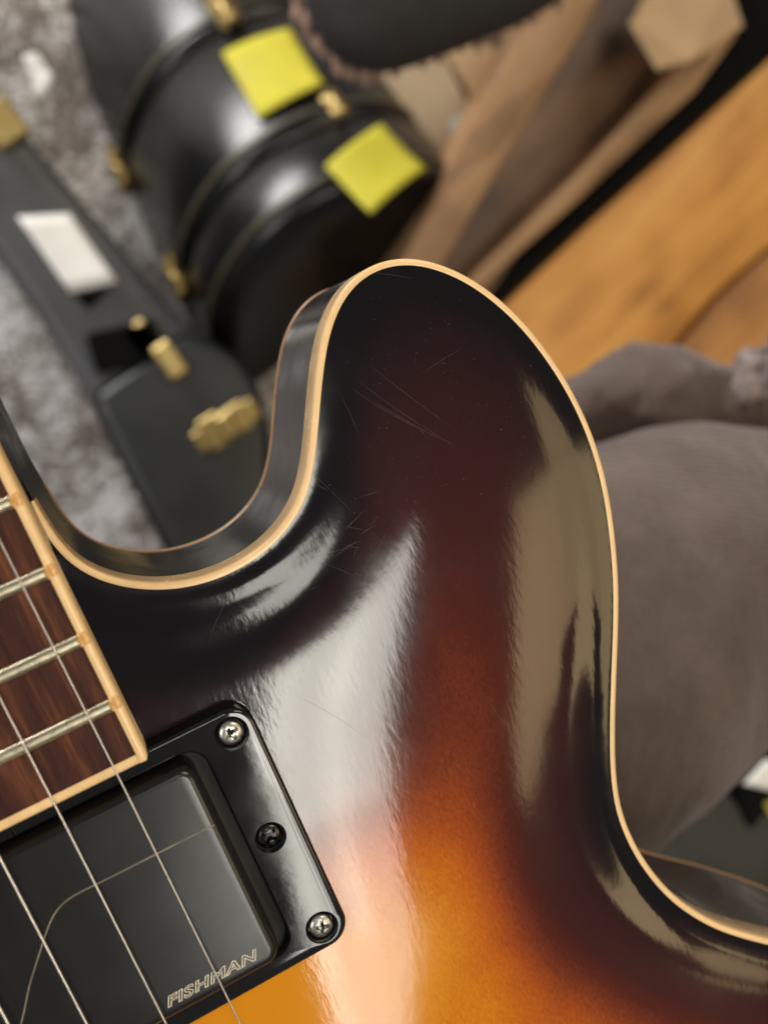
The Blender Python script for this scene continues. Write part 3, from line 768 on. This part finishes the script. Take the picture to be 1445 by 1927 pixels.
# cardboard pieces
def flap(name, pts, zs, mat, label, cat, th=0.003, parent=None):
    P_ = [at(x, y, z) for (x, y), z in zip(pts, zs)]
    c = sum(P_, Vector())/len(P_); nrm_ = (P_[1]-P_[0]).cross(P_[2]-P_[0]).normalized(); n = len(P_)
    nrm_ = nrm_ if nrm_.z > 0 else -nrm_
    V_ = P_+[p-nrm_*th for p in P_]; F_ = [tuple(range(n)), tuple(range(2*n-1, n-1, -1))]+[(i, (i+1) % n, n+(i+1) % n, n+i) for i in range(n)]
    return link(name, fix(mesh_from(V_, F_)), mat, parent, label, cat, smooth=False)
cf = empty('cardboard_flap', at(1290, 60, -0.6), 0, 'folded tan cardboard flap resting on the timber rail', 'cardboard')
o1 = flap('panel', [(1188, 38), (1250, -80), (1370, -40), (1398, 48), (1300, 112)], [-0.61, -0.61, -0.60, -0.60, -0.60], M['card'], None, None, parent=cf)
o2 = flap('panel', [(1186, 36), (1300, 112), (1242, 126)], [-0.608, -0.60, -0.575], M['card'], None, None, parent=cf)
for o in (o1, o2): o.data.transform(Matrix.Translation(-cf.location))
cb = empty('cardboard_box', at(850, 200, ZF), 0, 'pale cardboard box with tape strip beside the leaning cases', 'box')
kinv = Matrix.Translation(-cb.location)
slab('carton', [(700, 110), (830, 90), (915, 258), (862, 356), (735, 165)], ZF+0.001, -0.66, M['card2'], cb, tr=kinv)
slab('carton_flap', [(835, 92), (945, 60), (990, 130), (925, 252)], ZF+0.001, -0.67, M['card'], cb, tr=kinv)
slab('tape', [(846, 225), (884, 205), (905, 258), (866, 330)], -0.66, -0.6585, M['tape'], cb, 0.0004, tr=kinv)

# ---- the person's lap under the guitar
def twill():
    t = NT('grey_brown_twill').base((0.2, 0.16, 0.14), 0.85)
    v = t.coord()
    wv = t.n('ShaderNodeTexWave', Scale=190.0, Distortion=1.2, Detail=2.0); wv.bands_direction = 'Y'
    mp = t.coord((1, 1, 1), (0, 0, 0.12)); t.l(mp, wv.inputs['Vector'])
    n_ = t.noise(v, 22, 5); fine = t.noise(v, 900, 3)
    f = t.math('ADD', t.math('MULTIPLY', n_, 0.6), t.math('ADD', t.math('MULTIPLY', wv.outputs['Fac'], 0.13), t.math('MULTIPLY', fine, 0.3)))
    t.l(t.ramp(f, [(0.40, (0.072, 0.048, 0.040)), (0.60, (0.125, 0.087, 0.073)), (0.78, (0.195, 0.143, 0.122))]), t.b.inputs['Base Color'])
    b1 = t.bump(wv.outputs['Fac'], 0.4, 0.0005); b2 = t.bump(t.noise(t.coord((1, 0.45, 1), (0, 0, 0.5)), 26, 4), 0.8, 0.008, b1); t.l(b2, t.b.inputs['Normal'])
    t.b.inputs['Sheen Weight'].default_value = 0.25
    return t.m
M['twill'] = twill()
person = empty('person', at(1250, 1100, -0.25), 0, 'person seated with the guitar on their lap, in grey brown twill trousers', 'person')
parts = []
def cap(a, b, za, zb, ra, rb, n=9):
    pa, pb = at(*a, za), at(*b, zb)
    for i in range(n):
        t = i/(n-1); r = ra*(1-t)+rb*t; parts.append((pa.lerp(pb, t), (r, r, r*0.9), 0))
cap((1060, 1235), (820, 1350), -0.150, -0.150, 0.071, 0.070, 6)
cap((1060, 1235), (1250, 1120), -0.150, -0.155, 0.071, 0.058, 6)
cap((1250, 1120), (1640, 985), -0.155, -0.165, 0.058, 0.040, 7)
tr = blob('trousers', parts, M['twill'], None, 0.005, 10, 0.005, 12.0)
parts = []
cap((1110, 775), (1215, 744), -0.222, -0.222, 0.017, 0.0235, 5)
cap((1215, 744), (1330, 778), -0.222, -0.225, 0.0235, 0.019, 5)
cap((1330, 778), (1600, 800), -0.225, -0.230, 0.018, 0.017, 5)
tr2 = blob('trouser_fold', parts, M['twill'], None, 0.003, 6, 0.004, 40.0)
M['plaid'] = simple('pale_patterned_cloth', (0.22, 0.175, 0.165), 0.8, var=0.7, scale=90)
sh = blob('shirt_hem', [(at(1400, 735, -0.22), (0.016, 0.010, 0.012), 0.3), (at(1450, 705, -0.22), (0.020, 0.012, 0.014), 0.2), (at(1520, 690, -0.22), (0.02, 0.02, 0.02), 0.2)], M['plaid'], None, 0.002, 3, 0.006, 90.0)
for o in (tr, tr2, sh):
    o.data.transform(Matrix.Translation(-person.location)); o.parent = person

# ---- small dark things beyond the lap at the lower right
M['olive'] = simple('dark_olive_cloth', (0.024, 0.021, 0.014), 0.9, var=0.3, scale=30)
bag = blob('cloth_bag', [(at(1420, 1640, -0.34), (0.09, 0.07, 0.06), 0.3), (at(1500, 1600, -0.36), (0.1, 0.09, 0.06), 0.3)], M['olive'], None, 0.006, 8, 0.01, 18.0, label='dark olive cloth bag below the trousers at the right edge', cat='bag')
bx = slab('small_box', [(1395, 1480), (1520, 1440), (1560, 1600), (1425, 1640)], -0.36, -0.30, M['blackmat'], None); bx['label'] = 'small black box at the right edge beside the trousers'; bx['category'] = 'box'
sheet('paper_sheet', [(1398, 1476), (1440, 1430), (1540, 1440), (1500, 1500)], -0.297, M['white'], 'white paper sheet on the small black box at the right edge', 'paper')
sheet('paper_tag', [(1436, 1512), (1470, 1500), (1490, 1550), (1450, 1540)], -0.2985, simple('olive_yellow_tag', (0.35, 0.33, 0.04), 0.7), 'olive yellow tag on the small black box', 'tag')
